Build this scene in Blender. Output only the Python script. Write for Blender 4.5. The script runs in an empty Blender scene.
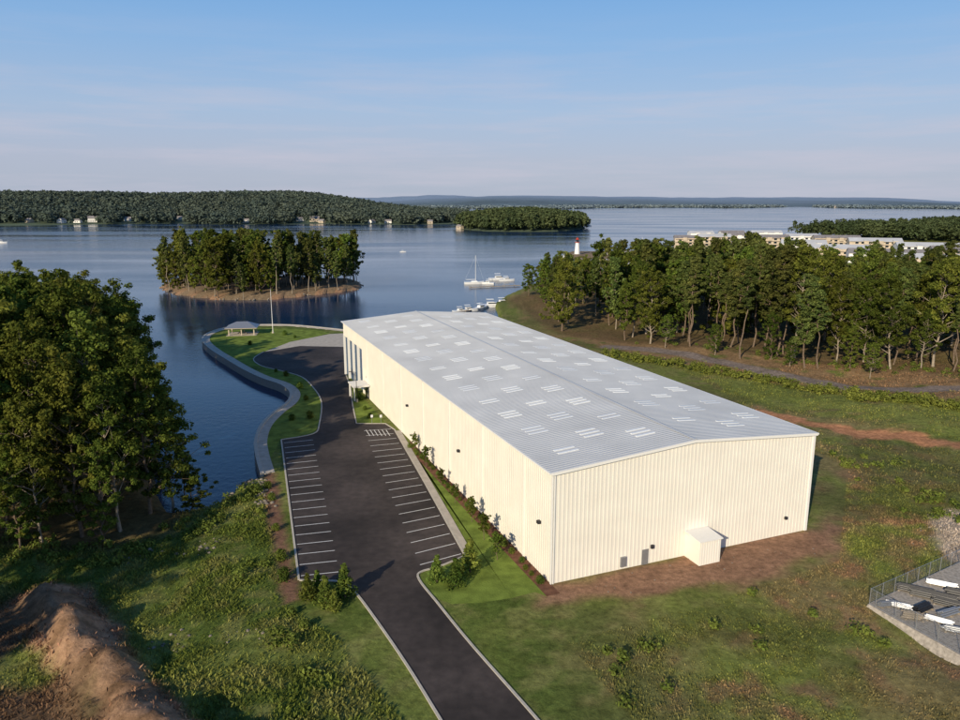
import bpy, bmesh, math, random
import numpy as np
from mathutils import Vector
random.seed(7); rng=np.random.default_rng(7)
scene=bpy.context.scene
# ------------------------------------------------------------------ pixel-to-site helper
PITCH=math.radians(12.2); CP,SP=math.cos(PITCH),math.sin(PITCH); HC=48.0
def G(a,b,z=0.0):
    "site coordinates (m) where the view ray of an image pixel meets the level z"
    u=(a-480)/740.0; v=(360-b)/740.0
    t=(z-HC)/(-SP+v*CP)
    return (u*t,(CP+v*SP)*t)
def GL(l,z=0.0): return [G(a,b,z) for a,b in l]
# ------------------------------------------------------------------ materials
def new_mat(name):
    m=bpy.data.materials.new(name); m.use_nodes=True
    return m,m.node_tree,m.node_tree.nodes["Principled BSDF"]
def mat(name,col,rough=0.7,metal=0.0,var=0.15,scale=3.0,bump=0.0,spec=0.3,bscale=None,big=0.0):
    m,nt,p=new_mat(name); N=nt.nodes; L=nt.links
    tc=N.new("ShaderNodeTexCoord"); nz=N.new("ShaderNodeTexNoise"); nz.inputs["Scale"].default_value=scale; nz.inputs["Detail"].default_value=6
    L.new(tc.outputs["Object"],nz.inputs["Vector"])
    r=N.new("ShaderNodeValToRGB"); r.color_ramp.elements[0].position=.3; r.color_ramp.elements[1].position=.7
    r.color_ramp.elements[0].color=(*[c*(1-var) for c in col],1); r.color_ramp.elements[1].color=(*[min(1,c*(1+var)) for c in col],1)
    L.new(nz.outputs["Fac"],r.inputs["Fac"]); out=r.outputs["Color"]
    if big>0:
        nb=N.new("ShaderNodeTexNoise"); nb.inputs["Scale"].default_value=.07; nb.inputs["Detail"].default_value=5; L.new(tc.outputs["Object"],nb.inputs["Vector"])
        mr=N.new("ShaderNodeMapRange"); mr.inputs["From Min"].default_value=.35; mr.inputs["From Max"].default_value=.65; mr.inputs["To Min"].default_value=1-big; mr.inputs["To Max"].default_value=1+big; L.new(nb.outputs["Fac"],mr.inputs["Value"])
        vm=N.new("ShaderNodeVectorMath"); vm.operation='SCALE'; L.new(out,vm.inputs[0]); L.new(mr.outputs[0],vm.inputs["Scale"]); out=vm.outputs[0]
    L.new(out,p.inputs["Base Color"])
    p.inputs["Roughness"].default_value=rough; p.inputs["Metallic"].default_value=metal; p.inputs["Specular IOR Level"].default_value=spec
    if bump>0:
        n2=N.new("ShaderNodeTexNoise"); n2.inputs["Scale"].default_value=bscale or scale*4; n2.inputs["Detail"].default_value=5
        L.new(tc.outputs["Object"],n2.inputs["Vector"])
        b=N.new("ShaderNodeBump"); b.inputs["Strength"].default_value=bump; b.inputs["Distance"].default_value=.1
        L.new(n2.outputs["Fac"],b.inputs["Height"]); L.new(b.outputs["Normal"],p.inputs["Normal"])
    return m
def leaf_mat(name,c1,c2,scale=.35,transl=.3,attr=False,vr=.35):
    m=bpy.data.materials.new(name); m.use_nodes=True; nt=m.node_tree; N=nt.nodes; L=nt.links; N.clear()
    out=N.new("ShaderNodeOutputMaterial"); d=N.new("ShaderNodeBsdfDiffuse"); t=N.new("ShaderNodeBsdfTranslucent"); mx=N.new("ShaderNodeMixShader")
    tc=N.new("ShaderNodeTexCoord"); nz=N.new("ShaderNodeTexNoise"); nz.inputs["Scale"].default_value=scale; nz.inputs["Detail"].default_value=4
    L.new(tc.outputs["Object"],nz.inputs["Vector"])
    r=N.new("ShaderNodeValToRGB"); r.color_ramp.elements[0].position=.35; r.color_ramp.elements[1].position=.68
    r.color_ramp.elements[0].color=(*c1,1); r.color_ramp.elements[1].color=(*c2,1); L.new(nz.outputs["Fac"],r.inputs["Fac"])
    oi=N.new("ShaderNodeObjectInfo"); geo=N.new("ShaderNodeNewGeometry")
    hs=N.new("ShaderNodeHueSaturation")
    mr=N.new("ShaderNodeMapRange"); mr.inputs["To Min"].default_value=.462; mr.inputs["To Max"].default_value=.515; L.new(oi.outputs["Random"],mr.inputs["Value"]); L.new(mr.outputs[0],hs.inputs["Hue"])
    mr2=N.new("ShaderNodeMapRange"); mr2.inputs["To Min"].default_value=1-vr; mr2.inputs["To Max"].default_value=1+vr; L.new(geo.outputs["Random Per Island"],mr2.inputs["Value"])
    mu0=N.new("ShaderNodeMath"); mu0.operation='MULTIPLY'; mu0.inputs[1].default_value=7.13; L.new(oi.outputs["Random"],mu0.inputs[0]); fr=N.new("ShaderNodeMath"); fr.operation='FRACT'; L.new(mu0.outputs[0],fr.inputs[0])
    mr3=N.new("ShaderNodeMapRange"); mr3.inputs["To Min"].default_value=.7; mr3.inputs["To Max"].default_value=1.5; L.new(fr.outputs[0],mr3.inputs["Value"])
    mm=N.new("ShaderNodeMath"); mm.operation='MULTIPLY'; L.new(mr2.outputs[0],mm.inputs[0]); L.new(mr3.outputs[0],mm.inputs[1])
    L.new((mr2 if attr else mm).outputs[0],hs.inputs["Value"])
    if attr:
        a=N.new("ShaderNodeAttribute"); a.attribute_name="col"; L.new(a.outputs["Color"],hs.inputs["Color"])
    else: L.new(r.outputs["Color"],hs.inputs["Color"])
    L.new(hs.outputs["Color"],d.inputs["Color"]); L.new(hs.outputs["Color"],t.inputs["Color"])
    mx.inputs[0].default_value=transl; L.new(d.outputs[0],mx.inputs[1]); L.new(t.outputs[0],mx.inputs[2]); L.new(mx.outputs[0],out.inputs[0])
    return m
M={}
M['asphalt']=mat("asphalt",(.050,.039,.034),.85,var=.25,scale=.8,bump=.3,bscale=20,big=.4)
M['conc']=mat("concrete",(.44,.39,.32),.85,var=.15,scale=.8,bump=.2)
M['kerb']=mat("kerb_concrete",(.46,.42,.35),.85,var=.12,scale=2)
M['paint']=mat("line_paint",(.66,.65,.62),.6,var=.15,scale=4)
M['wall']=mat("cream_metal_wall",(.80,.755,.665),.42,var=.04,scale=.3,spec=.45)
M['trim']=mat("white_trim",(.78,.76,.71),.5,var=.03)
M['roof']=mat("galvalume_roof",(.58,.58,.565),.42,metal=.2,var=.09,scale=.12,spec=.5)
M['sky']=mat("skylight_panel",(.80,.81,.79),.35,var=.06,scale=1)
M['blue']=mat("blue_door_panel",(.07,.12,.2),.4,var=.2,scale=1)
M['dark']=mat("dark_metal",(.03,.03,.035),.5,var=.2)
M['steel']=mat("galvanised_steel",(.35,.36,.37),.45,metal=.6,var=.1)
M['lawn']=mat("lawn_grass",(.15,.20,.038),.95,var=.38,scale=.45,bump=.8,bscale=5,spec=.05)
M['mulch']=mat("bark_mulch",(.16,.08,.05),.95,var=.35,scale=1.2,bump=.6,bscale=8,spec=.05)
M['bark']=mat("bark",(.17,.125,.09),.95,var=.35,scale=2,bump=.5,spec=.05)
M['birch']=mat("pale_bark",(.30,.25,.19),.95,var=.3,scale=2,bump=.4,spec=.05)
M['rock']=mat("rock",(.21,.18,.145),.9,var=.35,scale=1.5,bump=.5)
M['white']=mat("white_gelcoat",(.75,.75,.74),.3,var=.03,spec=.5)
M['glass']=mat("dark_glass",(.02,.03,.04),.1,var=.1,spec=.6)
M['red']=mat("red_paint",(.4,.05,.03),.5,var=.1)
M['tan']=mat("tan_siding",(.50,.42,.32),.8,var=.12,scale=.3)
M['shingle']=mat("shingle_roof",(.24,.22,.215),.9,var=.2,scale=.5)
M['whiteroof']=mat("white_metal_roof",(.52,.52,.52),.5,var=.1,scale=.1)
M['wood']=mat("weathered_wood",(.3,.25,.19),.9,var=.2,scale=2)
M['gravel']=mat("gravel",(.36,.32,.27),.95,var=.3,scale=2.5,bump=.6,bscale=15,spec=.1)
M['pipe']=mat("black_pipe",(.025,.025,.028),.4,var=.2)
L_oak=leaf_mat("oak_leaves",(.058,.088,.016),(.15,.18,.032),vr=.42,transl=.35)
L_pine=leaf_mat("pine_needles",(.052,.076,.022),(.118,.138,.036),transl=.2,vr=.42)
L_shrub=leaf_mat("shrub_leaves",(.06,.105,.02),(.14,.18,.035),scale=1.0)
L_weed=leaf_mat("weed_leaves",(.085,.12,.024),(.165,.195,.04),scale=.3)
L_mid=leaf_mat("mid_forest_leaves",(.07,.094,.042),(.125,.145,.06),scale=.03,transl=.2)
L_far=leaf_mat("haze_tinted_far_leaves",(.105,.14,.115),(.145,.172,.125),scale=.012,transl=.25,vr=.2)  # leaf colour lightened and blued, aerial haze painted in
L_farther=leaf_mat("haze_tinted_shore_leaves",(.22,.27,.29),(.28,.33,.33),scale=.004,transl=.3,vr=.12)  # stronger haze painted into the leaf colour for the farthest shore
L_grass=leaf_mat("meadow_grass_blades",(.1,.1,.1),(.1,.1,.1),attr=True,transl=.3)
# ------------------------------------------------------------------ mesh helpers
COL=scene.collection
def link(name,me,parent=None,loc=(0,0,0),rz=0.0,s=(1,1,1)):
    o=bpy.data.objects.new(name,me); COL.objects.link(o); o.location=loc; o.rotation_euler=(0,0,rz); o.scale=s
    if parent: o.parent=parent
    return o
def mesh_q(name,V,F,mats,mi=None,col=None,smooth=None):
    me=bpy.data.meshes.new(name); V=np.ascontiguousarray(V,dtype=np.float32); F=np.ascontiguousarray(F,dtype=np.int32)
    me.vertices.add(len(V)); me.vertices.foreach_set("co",V.ravel())
    me.loops.add(F.size); me.loops.foreach_set("vertex_index",F.ravel())
    me.polygons.add(len(F)); me.polygons.foreach_set("loop_start",np.arange(0,F.size,F.shape[1],dtype=np.int32))
    for m in mats: me.materials.append(m)
    if mi is not None: me.polygons.foreach_set("material_index",np.asarray(mi,dtype=np.int32))
    if smooth is not None: me.polygons.foreach_set("use_smooth",np.asarray(smooth,dtype=bool))
    me.update(calc_edges=True)
    if col is not None:
        a=me.color_attributes.new("col",'FLOAT_COLOR','POINT'); c=np.ones((len(V),4),dtype=np.float32); c[:,:3]=col; a.data.foreach_set("color",c.ravel())
    return me
class MB:
    def __init__(s): s.v=[]; s.f=[]; s.m=[]
    def add(s,vs,fs,mi=0):
        b=len(s.v); s.v+= [tuple(v) for v in vs]; s.f+=[tuple(i+b for i in f) for f in fs]; s.m+=[mi]*len(fs)
    def hexa(s,p,mi=0):
        s.add(p,[(3,2,1,0),(4,5,6,7),(0,1,5,4),(1,2,6,5),(2,3,7,6),(3,0,4,7)],mi)
    def box(s,x0,x1,y0,y1,z0,z1,mi=0):
        s.hexa([(x0,y0,z0),(x1,y0,z0),(x1,y1,z0),(x0,y1,z0),(x0,y0,z1),(x1,y0,z1),(x1,y1,z1),(x0,y1,z1)],mi)
    def tube(s,a,b,r0,r1,mi=0,n=8):
        a=Vector(a); b=Vector(b); d=(b-a).normalized(); t=d.cross(Vector((0,0,1)) if abs(d.z)<.9 else Vector((1,0,0))).normalized(); q=d.cross(t)
        vs=[a+(t*math.cos(k*2*math.pi/n)+q*math.sin(k*2*math.pi/n))*r0 for k in range(n)]+[b+(t*math.cos(k*2*math.pi/n)+q*math.sin(k*2*math.pi/n))*r1 for k in range(n)]
        s.add(vs,[(k,(k+1)%n,n+(k+1)%n,n+k) for k in range(n)]+[tuple(range(n))[::-1],tuple(range(n,2*n))],mi)
    def gable(s,x0,x1,y0,y1,z0,z1,zr,mw=0,mr=1,ov=.4):
        xm=(x0+x1)/2
        s.box(x0,x1,y0,y1,z0,z1,mw)
        s.add([(x0,y0,z1),(x1,y0,z1),(xm,y0,zr)],[(0,1,2)],mw); s.add([(x0,y1,z1),(x1,y1,z1),(xm,y1,zr)],[(2,1,0)],mw)
        k=(zr-z1)/(xm-x0)
        for sg,xe in ((-1,x0-ov),(1,x1+ov)):
            ze=z1-k*ov
            s.hexa([(xe,y0-ov,ze+.02),(xm,y0-ov,zr+.02),(xm,y1+ov,zr+.02),(xe,y1+ov,ze+.02),(xe,y0-ov,ze+.25),(xm,y0-ov,zr+.25),(xm,y1+ov,zr+.25),(xe,y1+ov,ze+.25)],mr)
    def make(s,name,mats,parent=None,loc=(0,0,0),rz=0.0,sc=(1,1,1)):
        me=bpy.data.meshes.new(name); me.from_pydata(s.v,[],s.f)
        for m in mats: me.materials.append(m)
        me.polygons.foreach_set("material_index",s.m); me.update()
        bm=bmesh.new(); bm.from_mesh(me); bmesh.ops.recalc_face_normals(bm,faces=bm.faces); bm.to_mesh(me); bm.free()
        return link(name,me,parent,loc,rz,sc)
def sheet(name,pts,z,m,parent=None):
    bm=bmesh.new(); vs=[bm.verts.new((p[0],p[1],z)) for p in pts]; f=bm.faces.new(vs)
    bm.normal_update()
    if f.normal.z<0: f.normal_flip()
    bmesh.ops.triangulate(bm,faces=bm.faces[:]); me=bpy.data.meshes.new(name); bm.to_mesh(me); bm.free(); me.materials.append(m)
    return link(name,me,parent)
def smooth(pts,n=6):
    P=[np.array(p,float) for p in pts]; out=[]
    for i in range(len(P)-1):
        p0=P[max(i-1,0)];p1=P[i];p2=P[i+1];p3=P[min(i+2,len(P)-1)]
        for k in range(n):
            t=k/n; out.append(tuple(.5*((2*p1)+(-p0+p2)*t+(2*p0-5*p1+4*p2-p3)*t*t+(-p0+3*p1-3*p2+p3)*t**3)))
    out.append(tuple(P[-1])); return out
def offset(pts,d):
    P=np.array(pts); T=np.gradient(P,axis=0); T/=np.linalg.norm(T,axis=1)[:,None]+1e-9
    return P+np.stack([-T[:,1],T[:,0]],1)*d
def ribbon(name,pts,d0,d1,z0,z1,m,parent=None):
    A=offset(pts,d0);B=offset(pts,d1); mb=MB(); n=len(A)
    vs=[]
    for i in range(n): vs+=[(*A[i],z0),(*B[i],z0),(*B[i],z1),(*A[i],z1)]
    fs=[]
    for i in range(n-1):
        for k in range(4): fs.append((4*i+k,4*i+(k+1)%4,4*i+4+(k+1)%4,4*i+4+k))
    fs+=[(0,1,2,3),(4*n-1,4*n-2,4*n-3,4*n-4)]
    mb.add(vs,fs,0); return mb.make(name,[m],parent)
def sd(X,Y,poly):
    P=np.array(poly); n=len(P); d=np.full(X.shape,1e18); ins=np.zeros(X.shape,bool)
    for i in range(n):
        a=P[i];b=P[(i+1)%n]; e=b-a; wx=X-a[0];wy=Y-a[1]; t=np.clip((wx*e[0]+wy*e[1])/(e@e+1e-12),0,1)
        d=np.minimum(d,(wx-e[0]*t)**2+(wy-e[1]*t)**2)
        c=((a[1]<=Y)!=(b[1]<=Y)); xs=a[0]+(Y-a[1])*e[0]/(e[1] if abs(e[1])>1e-9 else 1e-9); ins^=(c&(X<xs))
    d=np.sqrt(d); return np.where(ins,-d,d)
def dl(X,Y,line):
    P=np.array(line); d=np.full(X.shape,1e18)
    for i in range(len(P)-1):
        a=P[i];b=P[i+1]; e=b-a; wx=X-a[0];wy=Y-a[1]; t=np.clip((wx*e[0]+wy*e[1])/(e@e+1e-12),0,1)
        d=np.minimum(d,(wx-e[0]*t)**2+(wy-e[1]*t)**2)
    return np.sqrt(d)
TAB=np.random.default_rng(3).random((256,256))
def vn(X,Y,s,o=3,seed=0):
    r=0;a=1;tot=0
    for k in range(o):
        x=X/s*(2**k)+17.3*seed+5.1*k; y=Y/s*(2**k)+9.7*seed+3.3*k
        xi=np.floor(x).astype(int); yi=np.floor(y).astype(int); fx=x-xi; fy=y-yi; fx=fx*fx*(3-2*fx); fy=fy*fy*(3-2*fy)
        g=lambda i,j: TAB[(xi+i)%256,(yi+j)%256]
        r=r+a*((g(0,0)*(1-fx)+g(1,0)*fx)*(1-fy)+(g(0,1)*(1-fx)+g(1,1)*fx)*fy); tot+=a; a*=.5
    return r/tot
def ss(x,a,b):
    t=np.clip((x-a)/(b-a),0,1); return t*t*(3-2*t)
# ------------------------------------------------------------------ layout
seawall=smooth(GL([(262,474),(257,455),(256,440),(262,425),(275,412),(288,402),(291,393),(282,385),(262,378),(245,370),(228,360),(212,350),(203,341),(207,334),(225,328),(255,325),(290,325),(325,328),(352,331)]),4)
main_land=seawall+[(-20,225),(10,238)]+GL([(492,300),(520,288),(560,279),(600,273),(640,270),(668,266),(672,256),(678,246),(760,240),(860,236),(960,231),(1150,228)],-2)+[(1400,400),(900,-300),(-700,-300),(-700,230)]+GL([(-60,315),(0,318),(70,330),(120,352),(150,390),(170,430),(176,462),(182,490),(192,505),(215,506),(240,492)],-2)
pad=GL([(268,470),(283,600),(345,640),(420,735),(560,1100),(900,1100),(640,735),(560,640),(660,615),(835,560),(845,470),(700,380),(560,322),(480,300)])+[(-30,240)]+GL([(300,322),(200,322),(195,345),(240,380),(280,395),(250,420)])
left_far=[(-3500,1500)]+GL([(-100,226),(0,226),(80,225),(160,223.5),(240,225),(320,224),(400,225),(450,224.5),(462,221),(470,216),(440,210)],-2)+[(-200,3600),(-3500,3600)]
penin=GL([(456,229),(485,231.5),(530,232),(570,231),(587,228.5),(580,223),(520,221),(465,223)],-2)
far_right=GL([(360,209),(450,208.5),(540,210),(600,208),(660,207.5),(740,208),(800,206.8),(860,208.5),(920,208.5),(1000,210),(1150,211)],-2)+[(12000,18000),(-6000,18000)]
island=smooth(GL([(163,290),(180,296),(220,300),(270,300),(310,296),(345,292),(362,288),(355,281),(300,279),(230,278),(180,281),(160,286),(163,290)],-2),3)
rightpt=GL([(560,258),(600,260),(650,258),(655,253),(610,251),(570,252)],-2)
mound=GL([(45,592),(70,620),(100,670),(140,730),(190,790)])
yard=GL([(868,604),(960,562),(1060,520),(1120,640),(960,655)])
soil_path=smooth(GL([(770,415),(820,424),(880,434),(940,444),(1040,468)]),3)
park_road=smooth(GL([(610,347),(650,350),(700,358),(760,370),(850,386),(960,396),(1080,404)]),3)
def height(X,Y):
    s=sd(X,Y,main_land); sp=sd(X,Y,pad); nat=ss(sp,3,14)
    w=1.0+nat*7
    h=-4.5*ss(s,-w,0.4*np.ones_like(w))
    rel=ss(sp,1.5,22)*ss(-s,0,20)
    n=vn(X,Y,38,4,1)-.5
    hill=n*5.0+(vn(X,Y,7,3,2)-.5)*1.0
    hill=hill+3.0*ss(X,70,160)
    far=ss(Y,250,400); hill=hill*(1-far)+far*3*(vn(X,Y,120,2,5))
    h=h+rel*hill
    dm=dl(X,Y,mound); h=h+(2.9*np.exp(-(dm/3.2)**2)*(.5+1.0*vn(X,Y,5,3,9))+np.exp(-(dm/5)**2)*((vn(X,Y,2.4,2,10)-.5)*2.6))*ss(sp,1,6)
    h=h-2.2*ss(sp,2,14)*np.exp(-(((X+72)/22)**2+((Y-84)/9)**2))
    h=np.where(s<-10,np.maximum(h,-1.25),h)
    def isl(h,poly,cap,slope,nz,seed):
        s=sd(X,Y,poly); z=np.where(s<0,-1.9+np.minimum(-s*slope,cap)*(1+nz*(vn(X,Y,cap*9+40,3,seed)-.5)),-4.5)
        return np.where(s<0,np.maximum(h,z),h)
    h=isl(h,island,2.5,.35,.3,4); h=isl(h,penin,9,.10,.3,5); h=isl(h,rightpt,1.5,.4,.1,6)
    slf=sd(X,Y,left_far); t=ss(-slf,0,550)
    side=1-.45*ss(X,-600,-100)
    z=-1.8+t*(48*side)*(1+.45*(vn(X,Y,420,3,8)-.5)); h=np.where(slf<0,np.maximum(h,z),h)
    sfr=sd(X,Y,far_right); z=2*ss(-sfr,0,60)-1.8+ss(-sfr,0,2200)*(74+95*(vn(X,Y,1500,3,12)-.5))+ss(-sfr,100,400)*12*(vn(X,Y,170,3,13)-.5); h=np.where(sfr<0,np.maximum(h,z),h)
    return h
def hz(x,y): return float(height(np.array([x],float),np.array([y],float))[0])
C=lambda *a: np.array(a)
forest_r=GL([(505,300),(560,335),(640,345),(720,352),(960,383),(1150,400),(1150,262),(700,262)])
forest_l=GL([(-300,560),(0,548),(90,545),(170,530),(195,505),(150,390),(0,318),(-300,330)])
gable_zone=GL([(540,604),(640,594),(760,578),(838,548),(835,528),(760,540),(560,585)])
def ground_color(X,Y):
    n1=vn(X,Y,14,4,21); n2=vn(X,Y,4,3,22); n3=vn(X,Y,1.3,2,23); n4=vn(X,Y,2.2,3,24)
    def mx(c,d,t): return c*(1-t[...,None])+d*t[...,None]
    c=np.zeros(X.shape+(3,))+C(.15,.175,.042)
    c=mx(c,C(.09,.125,.026)+0*c,ss(n1,.42,.6))
    c=mx(c,C(.20,.20,.065)+0*c,ss(n4,.5,.70)*.7)
    right=ss(X,2,32)
    c=mx(c,C(.20,.16,.072)+0*c,right*ss(n1*.6+n2*.4,.34,.56)*.9)
    c=mx(c,C(.26,.15,.085)+0*c,right*ss(n2*.6+n4*.4,.54,.70)*.7)
    c=mx(c,C(.08,.09,.03)+0*c,right*ss(vn(X,Y,22,4,31),.52,.66)*.6)
    berm=GL([(600,350),(700,368),(800,390),(960,412),(1100,430),(1100,470),(960,440),(800,412),(620,370)])
    c=mx(c,C(.15,.18,.04)+0*c,ss(-sd(X,Y,berm),-4,4)*.8*ss(n2,.25,.5))
    c=mx(c,C(.24,.155,.08)+0*c,ss(-sd(X,Y,GL([(560,330),(720,350),(960,372),(1150,396),(1150,425),(960,408),(760,378),(610,352)])),-3,3)*ss(n2,.2,.45))
    c=mx(c,C(.13,.088,.045)+0*c,np.maximum(ss(-sd(X,Y,forest_r),-3,3)*.8,ss(-sd(X,Y,forest_l),-3,3)*.85))
    c=mx(c,C(.22,.175,.145)+0*c,ss(-dl(X,Y,park_road),-3.8,-2.8))
    c=mx(c,C(.42,.20,.10)+0*c,ss(-dl(X,Y,soil_path)+(n2-.5)*6,-4.0,-2.2))
    c=mx(c,C(.27,.155,.095)+0*c,ss(-sd(X,Y,gable_zone)+(n2-.5)*4,-2.0,1.0))
    c=mx(c,C(.33,.20,.12)+0*c,ss(-dl(X,Y,mound)+(n2-.5)*5,-4.6,-2.6))
    c=mx(c,C(.17,.10,.055)+0*c,ss(-dl(X,Y,mound),-4.6,-3)*ss(n4,.5,.62)*.8)
    c=mx(c,C(.20,.11,.07)+0*c,ss(-sd(X,Y,GL([(262,472),(275,474),(300,600),(285,604),(268,520)]))+(n2-.5)*1.5,-.6,.5))
    c=mx(c,C(.15,.095,.055)+0*c,ss(-sd(X,Y,GL([(-80,600),(40,590),(75,640),(120,740),(-80,760)])),-3,3)*ss(n1,.3,.5))
    c=mx(c,C(.40,.34,.27)+0*c,ss(-sd(X,Y,GL([(935,515),(1000,500),(1040,545),(960,560),(940,545)]))+(n2-.5)*3,-1,1))
    s=sd(X,Y,main_land); c=mx(c,C(.22,.16,.10)+0*c,ss(s,-3.5,-1.0)*(sd(X,Y,pad)>6))
    c=mx(c,C(.36,.21,.12)+0*c,(np.abs(sd(X,Y,island))<3)*1.0)
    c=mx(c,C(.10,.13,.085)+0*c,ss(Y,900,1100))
    haze_col=C(.115,.155,.175)*(1+.6*(vn(X,Y,260,3,61)[...,None]-.5))  # far ground painted bluer with distance to stand in for haze
    c=mx(c,haze_col,ss(Y,3000,3500))
    c=mx(c,C(.22,.285,.375)+0*c,ss(Y,5300,8000))  # palest haze tint, painted on the farthest hills
    return c*np.where(Y>3000,1.0,.75+.5*n3)[...,None]
def axis(lo,d0,d1,hi,step,grow,cap1,cap2,lim):
    a=list(np.arange(d0,d1,step)); s=step; x=a[-1]
    while x<hi: s=min(s*grow,cap1 if x<lim else cap2); x+=s; a.append(x)
    s=step; x=a[0]; b=[]
    while x>lo: s=min(s*grow,cap1 if x>-lim*.6 else cap2); x-=s; b.append(x)
    return np.array(b[::-1]+a)
gx=axis(-14000,-110,130,14000,.8,1.07,45,900,4800); gy=axis(-250,38,262,19000,.8,1.07,40,250,3300)
X,Y=np.meshgrid(gx,gy); Z=height(X,Y); nx=len(gx); ny=len(gy)
V=np.stack([X,Y,Z],-1).reshape(-1,3); idx=np.arange(nx*ny).reshape(ny,nx)
F=np.stack([idx[:-1,:-1],idx[:-1,1:],idx[1:,1:],idx[1:,:-1]],-1).reshape(-1,4)
gm,nt,p=new_mat("ground"); N=nt.nodes; Lk=nt.links
at=N.new("ShaderNodeAttribute"); at.attribute_name="col"; tc=N.new("ShaderNodeTexCoord")
nz=N.new("ShaderNodeTexNoise"); nz.inputs["Scale"].default_value=1.1; nz.inputs["Detail"].default_value=8; nz.inputs["Roughness"].default_value=.75; Lk.new(tc.outputs["Object"],nz.inputs["Vector"])
mr=N.new("ShaderNodeMapRange"); mr.inputs["From Min"].default_value=.3; mr.inputs["From Max"].default_value=.7; mr.inputs["To Min"].default_value=.5; mr.inputs["To Max"].default_value=1.5; Lk.new(nz.outputs["Fac"],mr.inputs["Value"])
vm=N.new("ShaderNodeVectorMath"); vm.operation='SCALE'; Lk.new(at.outputs["Color"],vm.inputs[0]); Lk.new(mr.outputs[0],vm.inputs["Scale"]); Lk.new(vm.outputs[0],p.inputs["Base Color"])
p.inputs["Roughness"].default_value=.95; p.inputs["Specular IOR Level"].default_value=.05
bp=N.new("ShaderNodeBump"); bp.inputs["Strength"].default_value=.8; bp.inputs["Distance"].default_value=.3; Lk.new(nz.outputs["Fac"],bp.inputs["Height"]); Lk.new(bp.outputs["Normal"],p.inputs["Normal"])
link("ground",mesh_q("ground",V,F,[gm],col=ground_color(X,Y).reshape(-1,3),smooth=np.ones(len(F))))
# water
wm,nt,p=new_mat("lake_water"); N=nt.nodes; Lk=nt.links
p.inputs["Base Color"].default_value=(.008,.030,.078,1); p.inputs["IOR"].default_value=1.33; p.inputs["Specular IOR Level"].default_value=.5
tc=N.new("ShaderNodeTexCoord"); mp=N.new("ShaderNodeMapping"); mp.inputs["Rotation"].default_value=(0,0,.5); Lk.new(tc.outputs["Object"],mp.inputs["Vector"])
n1=N.new("ShaderNodeTexNoise"); n1.inputs["Scale"].default_value=.6; n1.inputs["Detail"].default_value=6; n1.inputs["Roughness"].default_value=.6; Lk.new(mp.outputs[0],n1.inputs["Vector"])
mp2=N.new("ShaderNodeMapping"); mp2.inputs["Scale"].default_value=(.35,1.3,1); mp2.inputs["Rotation"].default_value=(0,0,.12); Lk.new(tc.outputs["Object"],mp2.inputs["Vector"])
n2=N.new("ShaderNodeTexNoise"); n2.inputs["Scale"].default_value=.009; n2.inputs["Detail"].default_value=6; Lk.new(mp2.outputs[0],n2.inputs["Vector"])
ma=N.new("ShaderNodeMapRange"); ma.inputs["From Min"].default_value=.38; ma.inputs["From Max"].default_value=.65; ma.inputs["To Min"].default_value=.10; ma.inputs["To Max"].default_value=.38; Lk.new(n2.outputs["Fac"],ma.inputs["Value"])
mrr=N.new("ShaderNodeMapRange"); mrr.inputs["From Min"].default_value=.38; mrr.inputs["From Max"].default_value=.65; mrr.inputs["To Min"].default_value=.06; mrr.inputs["To Max"].default_value=.18; Lk.new(n2.outputs["Fac"],mrr.inputs["Value"]); Lk.new(mrr.outputs[0],p.inputs["Roughness"])
b=N.new("ShaderNodeBump"); b.inputs["Distance"].default_value=.35; Lk.new(ma.outputs[0],b.inputs["Strength"]); Lk.new(n1.outputs["Fac"],b.inputs["Height"]); Lk.new(b.outputs["Normal"],p.inputs["Normal"])
sheet("lake_water",[(-20000,-260),(20000,-260),(20000,24000),(-20000,24000)],-2.0,wm)
# ------------------------------------------------------------------ pavements
left_edge=smooth(GL([(520,860),(478,780),(445,725),(408,665),(375,617),(354,590),(340,581)]),4)+GL([(300,580)])
left_row_out=GL([(300,580),(291,510),(282,440)])
upper_left=smooth(GL([(282,440),(314,434),(320,424),(322,402),(314,388),(302,377),(282,371),(262,366),(254,359),(264,352)]),4)
top=GL([(300,346),(345,347)])
right_up=smooth(GL([(345,374),(350,388),(352,405),(356,424)]),3)
right_row_top=GL([(385,424),(394,430)])
right_out=GL([(394,430),(425,485),(464,556)])
right_low=smooth(GL([(464,556),(440,566),(420,572),(418,580),(436,603),(470,645),(540,725),(610,810),(650,860)]),4)
asph=left_edge+left_row_out[1:]+upper_left[1:]+top+right_up+right_row_top+right_out[1:]+right_low[1:]
sheet("asphalt_road",asph,.03,M['asphalt'])
for ln in (left_edge,left_row_out,upper_left,right_up+right_row_top,right_out,right_low):
    ribbon("kerb",ln,0,.28,-.1,.14,M['kerb'])
sheet("concrete_apron",GL([(264,352),(300,346),(345,347),(346,374),(352,374),(352,333),(330,334),(290,342)]),.022,M['conc'])
def lines(a0,a1,b0,b1,n):
    mb=MB()
    a0,a1,b0,b1=[np.array(G(*p)) for p in (a0,a1,b0,b1)]
    for i in range(n):
        t=i/(n-1); p=a0+(a1-a0)*t; q=b0+(b1-b0)*t; d=(q-p)/np.linalg.norm(q-p); m=np.array([-d[1],d[0]])*.08
        mb.add([(*(p-m),.036),(*(q-m),.036),(*(q+m),.036),(*(p+m),.036)],[(0,1,2,3)])
    return mb.make("parking_lines",[M['paint']])
lines((284,443),(301,576),(313,440),(339,572),19)
lines((364,431),(420,565),(391,429),(461,554),19)
mb=MB()
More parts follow.
